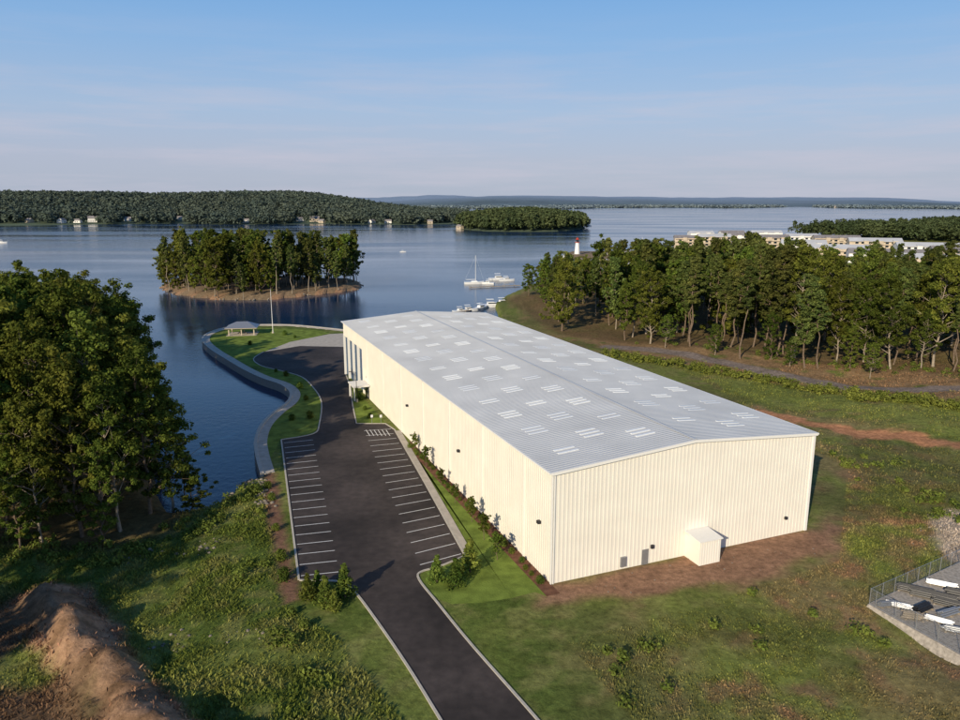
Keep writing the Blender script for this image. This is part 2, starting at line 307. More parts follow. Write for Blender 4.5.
for i in range(6):
    p=np.array(G(366+i*4,430)); q=np.array(G(370+i*4,436)); d=(q-p)/np.linalg.norm(q-p); m=np.array([-d[1],d[0]])*.08
    mb.add([(*(p-m),.041),(*(q-m),.041),(*(q+m),.041),(*(p+m),.041)],[(0,1,2,3)])
mb.make("hatched_marking",[M['paint']])
ribbon("seawall",seawall,-.35,.35,-6,.22,M['kerb'])
ribbon("waterfront_walkway",seawall,-.35-1.9,-.36,-.2,.06,M['conc'])
sheet("park_lawn",GL([(263,470),(262,455),(262,440),(267,428),(280,415),(296,405),(298,392),(288,382),(264,375),(262,366),(282,371.3),(302,377.5),(314,388.5),(321.5,402),(319.5,424),(313.5,433.5),(281.5,439.5)]),.015,M['lawn'])
sheet("park_lawn",GL([(262,366),(246,366),(232,358),(216,349),(208,341),(212,336),(228,331),(256,328),(290,328.5),(322,331),(330,334),(290,342),(264,352),(254,359)]),.017,M['lawn'])
sheet("planter_lawn",GL([(351,388),(358,392),(372,408),(386,423.5),(357,423.5),(353,405)]),.02,M['lawn'])
ribbon("sidewalk",GL([(397.5,431),(429,485),(469,556)]),-.65,.65,-.1,.10,M['conc'])
# ------------------------------------------------------------------ warehouse
TH=math.radians(21.98); P0=np.array(G(551,584)); wv=np.array([math.cos(TH),math.sin(TH)]); lv=np.array([-math.sin(TH),math.cos(TH)])
def B(a,b): return P0+wv*a+lv*b
Wd,Ln,He,Hr=42.4,126.0,15.0,16.6
wh=bpy.data.objects.new("metal_warehouse",None); COL.objects.link(wh); wh.location=(P0[0],P0[1],0); wh.rotation_euler=(0,0,TH)
zr=lambda a: He+(Hr-He)*min(a,Wd-a)/(Wd/2)
sheet("lawn",[tuple(B(-1.9,-2.5)),tuple(B(-1.9,54))]+GL([(402,434),(431.5,485),(472,556),(464,558),(441,567),(422,573),(420,580),(430,592),(440,600),(452,604),(480,603),(512,598),(535,592)]),.012,M['lawn'])
sheet("mulch_bed",[tuple(B(a,b)) for a,b in ((-1.9,-2.5),(-.02,-2.5),(-.02,62),(-1.2,60),(-1.9,54))],.018,M['mulch'])
mb=MB()
BY0=103
mb.add([(0,0,0),(Wd,0,0),(Wd,0,He),(Wd/2,0,Hr),(0,0,He)],[(0,1,2,3,4)])
mb.add([(0,Ln,0),(Wd,Ln,0),(Wd,Ln,He),(Wd/2,Ln,Hr),(0,Ln,He)],[(4,3,2,1,0)])
mb.add([(Wd,0,0),(Wd,Ln,0),(Wd,Ln,He),(Wd,0,He)],[(0,1,2,3)])
mb.add([(0,0,0),(0,BY0,0),(0,BY0,He),(0,0,He)],[(3,2,1,0)])
mb.add([(0,BY0,11.2),(0,Ln,11.2),(0,Ln,He),(0,BY0,He)],[(3,2,1,0)])
mb.add([(0,BY0,11.2),(.8,BY0,11.2),(.8,Ln,11.2),(0,Ln,11.2)],[(3,2,1,0)])
for y in np.arange(.3,Ln,.6):
    z0=0.05 if y<BY0 else 11.2
    mb.box(-.06,-.001,y-.09,y+.09,z0,He-.2)
    mb.box(Wd+.001,Wd+.06,y-.09,y+.09,.05,He-.2)
for x in np.arange(.3,Wd,.6):
    mb.box(x-.09,x+.09,-.04,-.001,.05,zr(x)-.15)
mb.make("walls",[M['wall']],wh)
mb=MB()
for y in (BY0,BY0+5.6,BY0+11.4,BY0+17.2,Ln-.5): mb.box(-.12,.8,y,y+.5,0,11.19)
mb.box(-.14,-.003,-.14,.12,0,He); mb.box(.12,.3,-.14,-.003,0,He); mb.box(Wd-.3,Wd+.14,-.14,-.003,0,He)
mb.box(-.55,-.31,-.3,Ln+.3,He-.12,He+.1); mb.box(Wd+.31,Wd+.55,-.3,Ln+.3,He-.12,He+.1)
q=lambda a: He+(Hr-He)*min(a,Wd-a)/(Wd/2)
for a0,a1 in ((-.3,Wd/2),(Wd/2,Wd+.3)):
    mb.hexa([(a0,-.34,q(a0)-.22),(a1,-.34,q(a1)-.22),(a1,-.19,q(a1)-.22),(a0,-.19,q(a0)-.22),(a0,-.34,q(a0)+.15),(a1,-.34,q(a1)+.15),(a1,-.19,q(a1)+.15),(a0,-.19,q(a0)+.15)])
for y in range(8,100,15): mb.box(-.2,-.07,y,y+.16,.1,He-.12)
mb.make("trim",[M['trim']],wh)
mb=MB(); mb.box(.5,.7,BY0+.5,Ln-.5,0,11.2)
for y in np.arange(BY0+.5,Ln-.5,1.15): mb.box(.42,.498,y,y+.1,0,11.1)
for z in (2.8,5.6,8.4): mb.box(.43,.497,BY0+.5,Ln-.5,z,z+.12)
mb.make("blue_doors",[M['blue']],wh)
mb=MB()
for a0,a1 in ((-.3,Wd/2),(Wd/2,Wd+.3)):
    mb.hexa([(a0,-.18,q(a0)+.02),(a1,-.18,q(a1)+.02),(a1,Ln+.3,q(a1)+.02),(a0,Ln+.3,q(a0)+.02),(a0,-.18,q(a0)+.12),(a1,-.18,q(a1)+.12),(a1,Ln+.3,q(a1)+.12),(a0,Ln+.3,q(a0)+.12)])
    for y in np.arange(0,Ln,.6):
        z=.121
        mb.hexa([(a0,y-.07,q(a0)+z),(a1,y-.07,q(a1)+z),(a1,y+.07,q(a1)+z),(a0,y+.07,q(a0)+z),(a0,y-.04,q(a0)+z+.06),(a1,y-.04,q(a1)+z+.06),(a1,y+.04,q(a1)+z+.06),(a0,y+.04,q(a0)+z+.06)])
mb.make("roof",[M['roof']],wh)
mb=MB(); mb.hexa([(Wd/2-.3,-.2,Hr+.18),(Wd/2+.3,-.2,Hr+.18),(Wd/2+.3,Ln+.3,Hr+.18),(Wd/2-.3,Ln+.3,Hr+.18),(Wd/2-.05,-.2,Hr+.25),(Wd/2+.05,-.2,Hr+.25),(Wd/2+.05,Ln+.3,Hr+.25),(Wd/2-.05,Ln+.3,Hr+.25)]); mb.make("ridge_cap",[M['roof']],wh)
mb=MB()
rows=[3.4,9.4,15.4,25.0,31.0,37.0]
for r,a in enumerate(rows):
    for k in range(14):
        b0=5+k*8.8+(3.6 if r%2 else 0)
        if b0>Ln-4: continue
        for s_ in (0,1.2,2.4):
            if s_==2.4 and (k+r)%3==0: continue
            y=b0+s_; a0,a1=a,a+3.0; z=.2
            mb.hexa([(a0,y,q(a0)+z-.1),(a1,y,q(a1)+z-.1),(a1,y+.42,q(a1)+z-.1),(a0,y+.42,q(a0)+z-.1),(a0,y,q(a0)+z),(a1,y,q(a1)+z),(a1,y+.42,q(a1)+z),(a0,y+.42,q(a0)+z)])
mb.make("skylights",[M['sky']],wh)
mb=MB(); mb.box(20.6,24.0,-3.2,-.07,0,3.4,0); mb.hexa([(20.4,-3.4,3.4),(24.2,-3.4,3.4),(24.2,-.07,3.65),(20.4,-.07,3.65),(20.4,-3.4,3.52),(24.2,-3.4,3.52),(24.2,-.07,3.8),(20.4,-.07,3.8)],1)
for x in np.arange(20.8,23.9,.4): mb.box(x,x+.08,-3.24,-3.201,.05,3.35,1)
mb.make("utility_enclosure",[M['wall'],M['trim']],wh)
mb=MB(); mb.box(13.6,14.6,-.1,-.052,0,2.2,1); mb.box(14.9,15.3,-.35,-.052,2.2,2.7,0); mb.box(-.5,-.07,3,3.5,7,7.4,0); mb.box(-.5,-.07,33,33.5,7,7.4,0); mb.box(-.5,-.07,63,63.5,7,7.4,0); mb.box(38,38.4,-.4,-.052,2.5,2.9,0)
mb.box(10.2,11,-.3,-.052,.4,1.8,1)
mb.make("wall_fixtures",[M['dark'],M['steel']],wh)
# ------------------------------------------------------------------ vegetation generators
def quads(Cn,Nn,S,asp=.6,r=rng):
    n=len(Cn); Nn=Nn/(np.linalg.norm(Nn,axis=1)[:,None]+1e-9); R=r.normal(size=(n,3)); T=np.cross(Nn,R); T/=np.linalg.norm(T,axis=1)[:,None]+1e-9; Bt=np.cross(Nn,T)
    S=S[:,None]; V=np.stack([Cn-T*S,Cn-Bt*S*asp,Cn+T*S,Cn+Bt*S*asp],1).reshape(-1,3); return V,np.arange(4*n).reshape(-1,4)
def cloud(centers,radii,per,size,flat=.75,r=rng,up=.45):
    centers=np.repeat(centers,per,0); rad=np.repeat(radii,per,0)
    d=r.normal(size=centers.shape); d/=np.linalg.norm(d,axis=1)[:,None]; k=r.random((len(d),1))**.45
    off=d*k*rad[:,None]; off[:,2]*=flat
    Nn=d*.8+np.array([0,0,up])+r.normal(size=d.shape)*.45
    return quads(centers+off,Nn,size*(.6+.8*r.random(len(d))),.62,r)
def tubes(segs,n=6):
    Vs=[];Fs=[];b=0
    for (a,c,r0,r1) in segs:
        a=np.array(a,float);c=np.array(c,float); d=(c-a)/np.linalg.norm(c-a); t=np.cross(d,[0,.1,1] if abs(d[2])<.9 else [1,0,0]); t/=np.linalg.norm(t); q_=np.cross(d,t)
        an=np.arange(n)*2*math.pi/n; ring=np.cos(an)[:,None]*t+np.sin(an)[:,None]*q_
        Vs.append(a+ring*r0);Vs.append(c+ring*r1); i=np.arange(n); Fs.append(np.stack([i,(i+1)%n,n+(i+1)%n,n+i],1)+b); b+=2*n
    return np.concatenate(Vs),np.concatenate(Fs)
def tree_mesh(name,kind,seed,H,R,per,size,barkm,leafm,base=.3,nl=40):
    r=np.random.default_rng(seed); segs=[]; pts=[np.array([0,0,-.8])]
    nseg=7; rt=H*.0125 if kind!='pine' else H*.010
    top=.82*H if kind!='pine' else .96*H
    lean=r.normal(size=2)*.03*H
    for i in range(1,nseg+1):
        pts.append(np.array([r.normal()*.012*H+lean[0]*i/nseg,r.normal()*.012*H+lean[1]*i/nseg,top*i/nseg]))
    for i in range(nseg): segs.append((pts[i],pts[i+1],rt*(1.25 if i==0 else 1-.8*i/nseg),rt*(1-.8*(i+1)/nseg)))
    def trunk(z):
        f=min(max(z/top*nseg,0),nseg-.001); i=int(f); return pts[i]+(pts[i+1]-pts[i])*(f-i)
    cs=[];rs=[]; az=r.random()*6.28
    if kind=='oak':
        lob=r.random(7)*.7+.5; sub=r.random(9)*.6+.5
        for i in range(nl):
            t=(i+.5)/nl; zc=H*(base+(1-base)*(t**.85)); az+=2.4+r.normal()*.35
            prof=math.sin(math.pi*min(1,(.16+t*.84)))**.6
            rr=R*prof*(.45+.6*r.random())*lob[int(az/6.283*7)%7]*sub[int(t*8.9)]**.6
            tip=np.array([math.cos(az)*rr,math.sin(az)*rr,zc+r.normal()*.02*H])+trunk(zc)*[1,1,0]; st=trunk(zc-.5*rr-.04*H)
            mid=st*.45+tip*.55+np.array([0,0,-.06*rr]); rb=rt*.42*(1-.6*t)
            segs.append((st,mid,rb,rb*.6)); segs.append((mid,tip,rb*.6,rb*.15))
            cs.append(tip);rs.append(R*(.12+.13*r.random()))
            for k in range(2):
                off=r.normal(size=3)*R*.2; c=(mid if k else tip)+off+np.array([0,0,.03*H*r.random()]); cs.append(c); rs.append(R*(.09+.11*r.random()))
                segs.append((mid,c,rb*.35,rb*.1))
        for k in range(4): cs.append(np.array([r.normal()*R*.2,r.normal()*R*.2,H*(.88+.09*r.random())])+trunk(top)*[1,1,0]); rs.append(R*.18)
        flat=.7
    else:
        for i in range(nl):
            t=(i+.5)/nl; zc=H*(base+(1-base)*t); az+=2.4+r.normal()*.5
            rr=R*(1-.72*t**1.5)*(.25+.85*r.random())*(1 if t>.15 else .6)
            tr=trunk(zc)*[1,1,0]; tip=np.array([math.cos(az)*rr,math.sin(az)*rr,zc+.15*rr])+tr; st=trunk(zc-.1*rr)
            rb=rt*.25*(1-.6*t)+.02; segs.append((st,tip,rb,rb*.3))
            cs.append(tip);rs.append(R*(.15+.13*r.random())); cs.append((tip+st)/2+r.normal(size=3)*.4); rs.append(R*(.11+.10*r.random()))
        cs.append(np.array([pts[-1][0],pts[-1][1],H*.98])); rs.append(R*.17); flat=.6
    cs=np.array(cs);rs=np.array(rs)
    Vt,Ft=tubes(segs); Vl,Fl=cloud(cs,rs,per,size,flat,r)
    V=np.concatenate([Vt,Vl]);F=np.concatenate([Ft,Fl+len(Vt)]); mi=np.r_[np.zeros(len(Ft)),np.ones(len(Fl))]
    return mesh_q(name,V,F,[barkm,leafm],mi)
OAK=[tree_mesh("oak_tree","oak",s,30,r,n_,.30,M['birch' if s%2 else 'bark'],L_oak,b_,k_) for s,r,b_,n_,k_ in ((11,8.8,.20,110,42),(12,7.8,.16,110,42),(13,9.4,.26,100,40),(14,7.4,.12,110,42),(15,8.4,.30,95,36),(16,6.6,.24,90,34),(17,9.0,.34,85,32))]
PIN=[tree_mesh("pine_tree","pine",s,30,r,100,.29,M['bark'],L_pine,b_,k_) for s,r,b_,k_ in ((21,5.6,.36,44),(22,4.8,.5,34),(23,6.4,.28,46),(24,5.2,.2,46),(25,4.4,.55,28),(26,6.0,.42,36))]
OAKL=[tree_mesh("oak_tree_lod","oak",s,30,r,38,.56,M['bark'],L_oak,b_,38) for s,r,b_ in ((31,8.8,.14),(32,7.6,.1),(33,9.2,.2),(34,6.8,.25))]
PINL=[tree_mesh("pine_tree_lod","pine",s,30,r,38,.54,M['birch'],L_pine,b_,k_) for s,r,b_,k_ in ((41,5.8,.32,38),(42,5.2,.46,34),(43,6.6,.22,40),(44,4.6,.5,28))]
def plant(x,y,H,kind='oak',lod=False,wide=1.0,z=None):
    pool={'oak':OAKL if lod else OAK,'pine':PINL if lod else PIN}[kind]; me=random.choice(pool); s=H/30
    o=link(kind+"_tree",me,None,(x,y,hz(x,y) if z is None else z),random.random()*6.28,(s*wide,s*wide*random.uniform(.88,1.12),s)); o.rotation_euler[0]=random.gauss(0,.035); o.rotation_euler[1]=random.gauss(0,.02); return o
def fillp(poly,sp,jit=.45,cond=None):
    P=np.array(poly); out=[]
    for x in np.arange(P[:,0].min(),P[:,0].max(),sp):
        for y in np.arange(P[:,1].min(),P[:,1].max(),sp):
            X_=x+random.uniform(-jit,jit)*sp; Y_=y+random.uniform(-jit,jit)*sp
            if sd(np.array([X_]),np.array([Y_]),poly)[0]<0 and (cond is None or cond(X_,Y_)): out.append((X_,Y_))
    return out
def pxof(x,y,z=0): return 480+740*x/(y*CP+(48-z)*SP)
front=[(8,540,26),(42,543,22),(82,532,26),(120,526,24),(150,512,24),(172,500,20),(30,520,28),(72,505,29),(128,490,27),(158,470,23),(-30,540,28),(100,500,28),(184,488,14),(192,500,9),(105,536,15),(20,548,13)]
for a,b,H in front:
    x,y=G(a,b); plant(x,y,H,'oak' if random.random()<.92 else 'pine',wide=random.uniform(.85,1.05) if H>12 else 1.3)
for x,y in fillp(GL([(-330,540),(-40,500),(60,490),(140,455),(155,420),(110,362),(40,335),(-200,325)]),8.5):
    px=pxof(x,y,28)
    if px<-220 or px>300: continue
    top=.103 if px<70 else (.103+(px-70)*.00045)
    H=min(33,48-top*y+random.uniform(-5,1))
    if H>9: plant(x,y,H,'oak' if random.random()<.85 else 'pine',wide=random.uniform(.85,1.1))
for x,y in ((-72,52),(-78,60),(-84,44),(-88,66),(-92,54),(-96,76),(-80,36),(-100,64)): plant(x,y,random.uniform(26,32),'oak')
for x,y in fillp(island,7.6,.48):
    if sd(np.array([x]),np.array([y]),island)[0]<-1.5: plant(x,y,random.uniform(17,31),'pine' if random.random()<.68 else 'oak',True,wide=random.uniform(.75,1.0))
fr=GL([(600,330),(640,340),(700,348),(760,356),(850,366),(960,376),(1150,395)])+[(420,330)]+GL([(760,276),(640,280),(560,290),(520,300),(530,318),(560,326)])
def plant_r(x,y,k):
    px=pxof(x,y,25); sl=.063 if px<720 else .063+(px-720)*.00010
    cap=48-sl*y+random.uniform(-10,2.5)+5*(vn(np.array([x]),np.array([y]),30,2,71)[0]-.5)
    if px<600: cap=min(cap,48-.082*y+random.uniform(-4,1.5))
    if k=='pine': cap+=2
    H=min(cap,34)
    if H>7: plant(x,y,H,k,y>265,wide=random.uniform(.75,1.1)*(1.25 if H<20 else 1))
for x,y in fillp(fr,9.8,.5,lambda x,y: pxof(x,y)<1060 and y<400):
    if random.random()<(.2 if vn(np.array([x]),np.array([y]),25,2,72)[0]>.58 else .05): continue
    plant_r(x,y,'pine' if random.random()<.58 else 'oak')
for a,b,H,k in ((740,360,28,'pine'),(805,368,27,'pine'),(818,369,23,'pine'),(952,378,21,'pine'),(890,372,25,'oak'),(650,345,25,'oak'),(562,331,27,'oak'),(690,349,29,'pine'),(625,340,20,'oak'),(770,361,14,'oak'),(850,370,12,'oak'),(920,375,15,'oak'),(665,349,11,'oak'),(715,356,10,'oak'),(790,366,9,'oak'),(870,377,10,'oak')):
    x,y=G(a,b); plant(x,y,H,k)
def mass(name,pts,H,R,per,size,m,up=.45,lay=3,flat=.9):
    pts=np.array(pts); z=height(pts[:,0],pts[:,1]); n=len(pts); hh=H*(.65+.6*rng.random(n))
    cs=[];rs=[]
    for k in range(lay):
        f=(.5,.7,.88)[k]; c=np.stack([pts[:,0]+rng.normal(size=n)*R*.3,pts[:,1]+rng.normal(size=n)*R*.3,z+hh*f],1); cs.append(c); rs.append(R*(1,.9,.6)[k]*(.75+.5*rng.random(n)))
    V,F=cloud(np.concatenate(cs),np.concatenate(rs),per,size,flat,up=up)
    link(name,mesh_q(name,V,F,[m]))
mass("forest",fillp(GL([(785,239),(830,242),(960,246),(1150,250),(1150,232),(960,231.5),(860,236.5),(790,240)],-2),9),18,6,45,1.4,L_mid)
mar_ln=smooth(GL([(672,262),(720,263),(790,268),(860,276),(940,284),(1020,290)]),6)
mass("forest",[(x+random.gauss(0,7),y+random.gauss(0,4)) for x,y in mar_ln for k in range(2)],9,3.6,40,.8,L_mid)
mass("forest",fillp(penin,9),22,6.5,30,2.0,L_mid)
houses=[(62,224.2,1),(93,223.6,1.3),(128,222.8,.9),(180,222,.8),(246,223.6,.8),(300,222.8,.8),(315,222.9,1.2),(322,223.4,.8),(372,223.7,.8),(388,223.8,.8),(430,224,.8),(460,229.2,.7),(30,224.4,.9),(78,224,.8)]
hpos=[G(a,b,-2) for a,b,s in houses]
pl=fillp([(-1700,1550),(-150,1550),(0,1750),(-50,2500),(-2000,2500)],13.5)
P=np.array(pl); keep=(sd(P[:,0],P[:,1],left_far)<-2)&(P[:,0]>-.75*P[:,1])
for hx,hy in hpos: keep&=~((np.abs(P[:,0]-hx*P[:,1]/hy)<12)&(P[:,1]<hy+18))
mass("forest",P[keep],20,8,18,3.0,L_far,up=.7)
# distant wooded shoreline band
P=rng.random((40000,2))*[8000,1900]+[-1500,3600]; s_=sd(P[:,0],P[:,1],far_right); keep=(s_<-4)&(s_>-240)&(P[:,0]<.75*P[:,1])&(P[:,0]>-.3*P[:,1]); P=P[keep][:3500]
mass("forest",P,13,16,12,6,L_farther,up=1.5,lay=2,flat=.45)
def shrub_mesh(name,H,R,cone,per,size,seed,m=L_shrub):
    r=np.random.default_rng(seed); cs=[];rs=[]
    for i in range(14):
        t=i/13; rr=R*(1-t*.85 if cone else math.sin(math.pi*(.25+.6*t))); a=i*2.4; cs.append([math.cos(a)*rr*.45,math.sin(a)*rr*.45,H*(.1+.82*t)]); rs.append(max(.18*R,rr*.65))
    Vt,Ft=tubes([((0,0,-.1),(0,0,H*.7),.08*R,.03*R)]); Vl,Fl=cloud(np.array(cs),np.array(rs),per,size,.9,r)
    return mesh_q(name,np.concatenate([Vt,Vl]),np.concatenate([Ft,Fl+len(Vt)]),[M['bark'],m],np.r_[np.zeros(len(Ft)),np.ones(len(Fl))])
CON=[shrub_mesh("evergreen_shrub",4,1.5,True,90,.16,s) for s in (1,2)]
BUS=[shrub_mesh("round_shrub",1.3,.9,False,60,.1,s) for s in (3,4)]
YNG=[tree_mesh("young_tree","oak",s,5,1.5,26,.13,M['bark'],L_oak,.3,22) for s in (51,52)]
for a,b,s in ((308,600,.9),(326,606,1.0),(345,598,1.15),(318,590,.7),(437,582,.95),(456,586,1.0),(470,572,1.2),(335,610,.7)):
    x,y=G(a,b); link("evergreen_shrub",random.choice(CON),None,(x,y,0),random.random()*6,(s*1.1,s*1.1,s))
for a,b in ((426,468),(441,486),(455,503),(472,522),(497,560),(415,452),(484,540)):
    x,y=G(a,b); link("young_tree",random.choice(YNG),None,(x,y,0),random.random()*6,(random.uniform(.6,.85),)*3)
for b_ in np.arange(0,58,2.2):
    x,y=B(-.9-random.random()*.5,b_+random.random()); s=random.uniform(.45,.8); link("round_shrub",random.choice(BUS),None,(x,y,0),random.random()*6,(s,s,s))
for a,b in ((300,388),(306,400),(310,418),(292,420),(360,400),(365,410),(370,418),(276,372),(286,376),(356,393),(272,500),(276,530),(281,560),(284,580),(268,488),(250,345),(285,335),(295,338)):
    x,y=G(a,b); s=random.uniform(.7,1.3); link("round_shrub",random.choice(BUS),None,(x,y,0),random.random()*6,(s,s,s))
hl=smooth(GL([(612,356),(660,364),(720,374),(780,384),(850,398),(900,408),(960,416),(1050,428)]),10); c=[];r_=[]
for x,y in hl:
    for k in range(4):
        X_=x+random.gauss(0,1.8);Y_=y+random.gauss(0,1.8); c.append((X_,Y_,hz(X_,Y_)+random.uniform(.3,1.6))); r_.append(random.uniform(.7,1.6))
V,F=cloud(np.array(c),np.array(r_),70,.26,.9); link("hedgerow",mesh_q("hedgerow",V,F,[L_weed]))
c=[];r_=[]
for ln,wd,nn in ((GL([(-20,552),(60,556),(120,548),(175,535),(205,520)]),3,70),(GL([(215,512),(245,500),(262,492),(270,520)]),1.8,34),(GL([(170,430),(178,470),(186,500)],-1),2,40),(GL([(820,455),(870,470),(930,500),(960,520)]),3.5,45),(GL([(640,343),(760,358),(850,368),(960,380)]),4,80),(GL([(240,520),(262,560),(290,620),(330,680)]),3,24),(GL([(540,625),(600,640),(640,680)]),3,14),(GL([(700,640),(800,620),(860,640)]),4,8)):
    ln=smooth(ln,8)
    for k in range(nn):
        x,y=random.choice(ln); x+=random.gauss(0,wd);y+=random.gauss(0,wd*.7); z=hz(x,y)
        if z<-1.8 or sd(np.array([x]),np.array([y]),pad)[0]<1: continue
        c.append((x,y,z+random.uniform(.0,.8))); r_.append(random.uniform(.5,1.3))
V,F=cloud(np.array(c),np.array(r_),90,.19,.8); link("undergrowth",mesh_q("undergrowth",V,F,[L_weed]))
def meadow(n,x0,x1,y0,y1,smin,smax,wr,lo):
    X_=rng.uniform(x0,x1,n);Y_=rng.uniform(y0,y1,n)
    dn=vn(X_,Y_,5,4,41); s=sd(X_,Y_,pad); m=(s>.5)&(sd(X_,Y_,main_land)<-2.5)&(sd(X_,Y_,forest_l)>-2)&((dl(X_,Y_,mound)>3.0)|(rng.random(n)<.08))&(dl(X_,Y_,soil_path)>4)&(dl(X_,Y_,park_road)>3.5)&(sd(X_,Y_,gable_zone)>.5)&(sd(X_,Y_,yard)>.5)&(rng.random(n)<ss(dn,.3,.6)+lo)&(np.abs(X_)<.8*Y_+8)
    X_=X_[m];Y_=Y_[m];dn=dn[m]; k=len(X_); h=height(X_,Y_); hh=(smin+(smax-smin)*rng.random(k)**2)*(.5+dn)
    a=rng.random(k)*6.28; dx=np.cos(a);dy=np.sin(a); w=hh*(wr+wr*rng.random(k)); lx=rng.normal(size=k)*.5*hh; ly=rng.normal(size=k)*.5*hh
    V=np.stack([np.stack([X_,Y_,h-.05],1),np.stack([X_+dx*w*.5+lx*.5,Y_+dy*w*.5+ly*.5,h+hh*.6],1),np.stack([X_+lx,Y_+ly,h+hh],1),np.stack([X_-dx*w*.5+lx*.5,Y_-dy*w*.5+ly*.5,h+hh*.55],1)],1).reshape(-1,3)
    col=ground_color(X_,Y_)*1.2*(.75+.6*rng.random((k,1)))+C(.010,.012,0)
    return V,np.repeat(col,4,0)
ms=[meadow(240000,-75,5,40,115,.10,.50,.25,.3),meadow(230000,0,90,40,120,.10,.32,.28,.3),meadow(90000,30,175,95,215,.15,.42,.35,.25)]
V=np.concatenate([m[0] for m in ms]); link("meadow_grass",mesh_q("meadow_grass",V,np.arange(len(V)).reshape(-1,4),[L_grass],col=np.concatenate([m[1] for m in ms])))
def rocks(name,cl):
    Vs=[];Fs=[];b=0
    for x,y,s in cl:
        k=6; z=hz(x,y)-.1*s; ph=random.random()*6
        ring=lambda zz,rr:[(x+math.cos(ph+i*6.283/k)*rr*s*random.uniform(.7,1.2),y+math.sin(ph+i*6.283/k)*rr*s*random.uniform(.7,1.2),z+zz*s) for i in range(k)]
        Vs+=ring(-.2,.5)+ring(.2,.55)+ring(.42,.22)
        for l in (0,1):
            for i in range(k): Fs.append((b+l*k+i,b+l*k+(i+1)%k,b+(l+1)*k+(i+1)%k,b+(l+1)*k+i))
        Fs.append((b+12,b+13,b+14,b+15)); Fs.append((b+12,b+15,b+16,b+17)); b+=3*k
    link(name,mesh_q(name,np.array(Vs),np.array(Fs),[M['rock']]))
cl=[]
for ln,wd,nn,s0 in ((GL([(120,552),(160,548),(210,545)]),1.2,40,.4),(GL([(150,640),(200,634),(255,636)]),1.2,28,.3),(GL([(258,474),(262,490),(268,505),(262,480)]),.8,70,.5),(GL([(600,575),(700,570),(790,550)]),2.5,40,.16),(GL([(935,530),(960,545),(960,520)]),2.0,60,.3),(GL([(185,512),(215,510),(250,492)],-2),.9,50,.6)):
    ln=smooth(ln,6)
    for k in range(nn):
        x,y=random.choice(ln); cl.append((x+random.gauss(0,wd),y+random.gauss(0,wd),s0*random.uniform(.5,1.6)))
for k in range(150):
    x,y=random.choice(island); cl.append((x+random.gauss(0,1.5),y+random.gauss(0,1.0),random.uniform(.5,1.3)))
rocks("rocks",cl)
# ------------------------------------------------------------------ fenced yard
yz=max(hz(*p) for p in yard[:3]+yard[4:])+.1
mb=MB(); YP=[np.array(p) for p in yard]
cen=sum(YP)/len(YP)
vs=[(p[0],p[1],yz) for p in YP]+[(*(cen+(p-cen)*1.12),yz-3.5) for p in YP]; n_=len(YP)
mb.add(vs,[tuple(range(n_))]+[(i,(i+1)%n_,n_+(i+1)%n_,n_+i) for i in range(n_)]); mb.make("gravel_yard",[M['gravel']])
mb=MB()
YP2=[cen+(p-cen)*.99 for p in YP]
for i in range(n_):
    a=YP2[i];b=YP2[(i+1)%n_]; L_=np.linalg.norm(b-a); d=(b-a)/L_
    for k in range(int(L_/2.6)+1):
        p=a+d*k*2.6; mb.tube((*p,yz-.1),(*p,yz+2.1),.045,.045,n=5)
    for zz in (.08,2.05): mb.tube((*a,yz+zz),(*b,yz+zz),.03,.03,n=4)
    s=.22; h=2.0
    for k in np.arange(-h,L_,s):
        for sg in (1,-1):
            x0,x1=k,k+h; z0,z1=(0,h) if sg>0 else (h,0)
            if x0<0: z0=z0+(z1-z0)*(-x0)/h; x0=0
            if x1>L_: z1=z0+(z1-z0)*(L_-x0)/(x1-x0); x1=L_
            p=a+d*x0;q_=a+d*x1; mb.add([(*p,yz+.06+z0-.013),(*q_,yz+.06+z1-.013),(*q_,yz+.06+z1+.013),(*p,yz+.06+z0+.013)],[(0,1,2,3)])
mb.make("chain_link_fence",[M['steel']])
def pipestack(x,y,rz,L_,rows,r,m):
    mb=MB()
    for l in range(3): mb.box(-L_/2+L_*.45*l+.1,-L_/2+L_*.45*l+.3,-rows*r-.1,rows*r+.1,0,.15,1)
    for lv_ in range(3):
        for i in range(rows-lv_):
            yy=(i-(rows-lv_-1)/2)*2*r; z=.15+r+lv_*r*1.73; o=random.uniform(-.3,.3); mb.tube((-L_/2+o,yy,z),(L_/2+o,yy,z),r*.97,r*.97,n=8)
    mb.make("pipe_stack",[m,M['wood']],None,(x,y,yz),rz)
for a,b,rz,L_,rw,r,m in ((898,607,-.5,2.6,5,.08,M['white']),(922,610,.5,2.4,6,.10,M['pipe']),(938,622,-.6,2.6,5,.08,M['white']),(915,592,-.5,4,6,.11,M['pipe']),(933,598,-.55,5,7,.12,M['pipe']),(952,606,-.6,4,7,.11,M['pipe']),(954,632,-.4,2.2,4,.1,M['steel']),(886,606,.2,2,4,.09,M['steel']),(975,600,-.5,6,6,.13,M['pipe']),(942,586,-.5,3,5,.09,M['white']),(912,618,-.3,2,5,.12,M['wood']),(948,615,.4,3,4,.12,M['steel'])):
    x,y=G(a,b,yz); pipestack(x,y,rz,L_,rw,r,m)
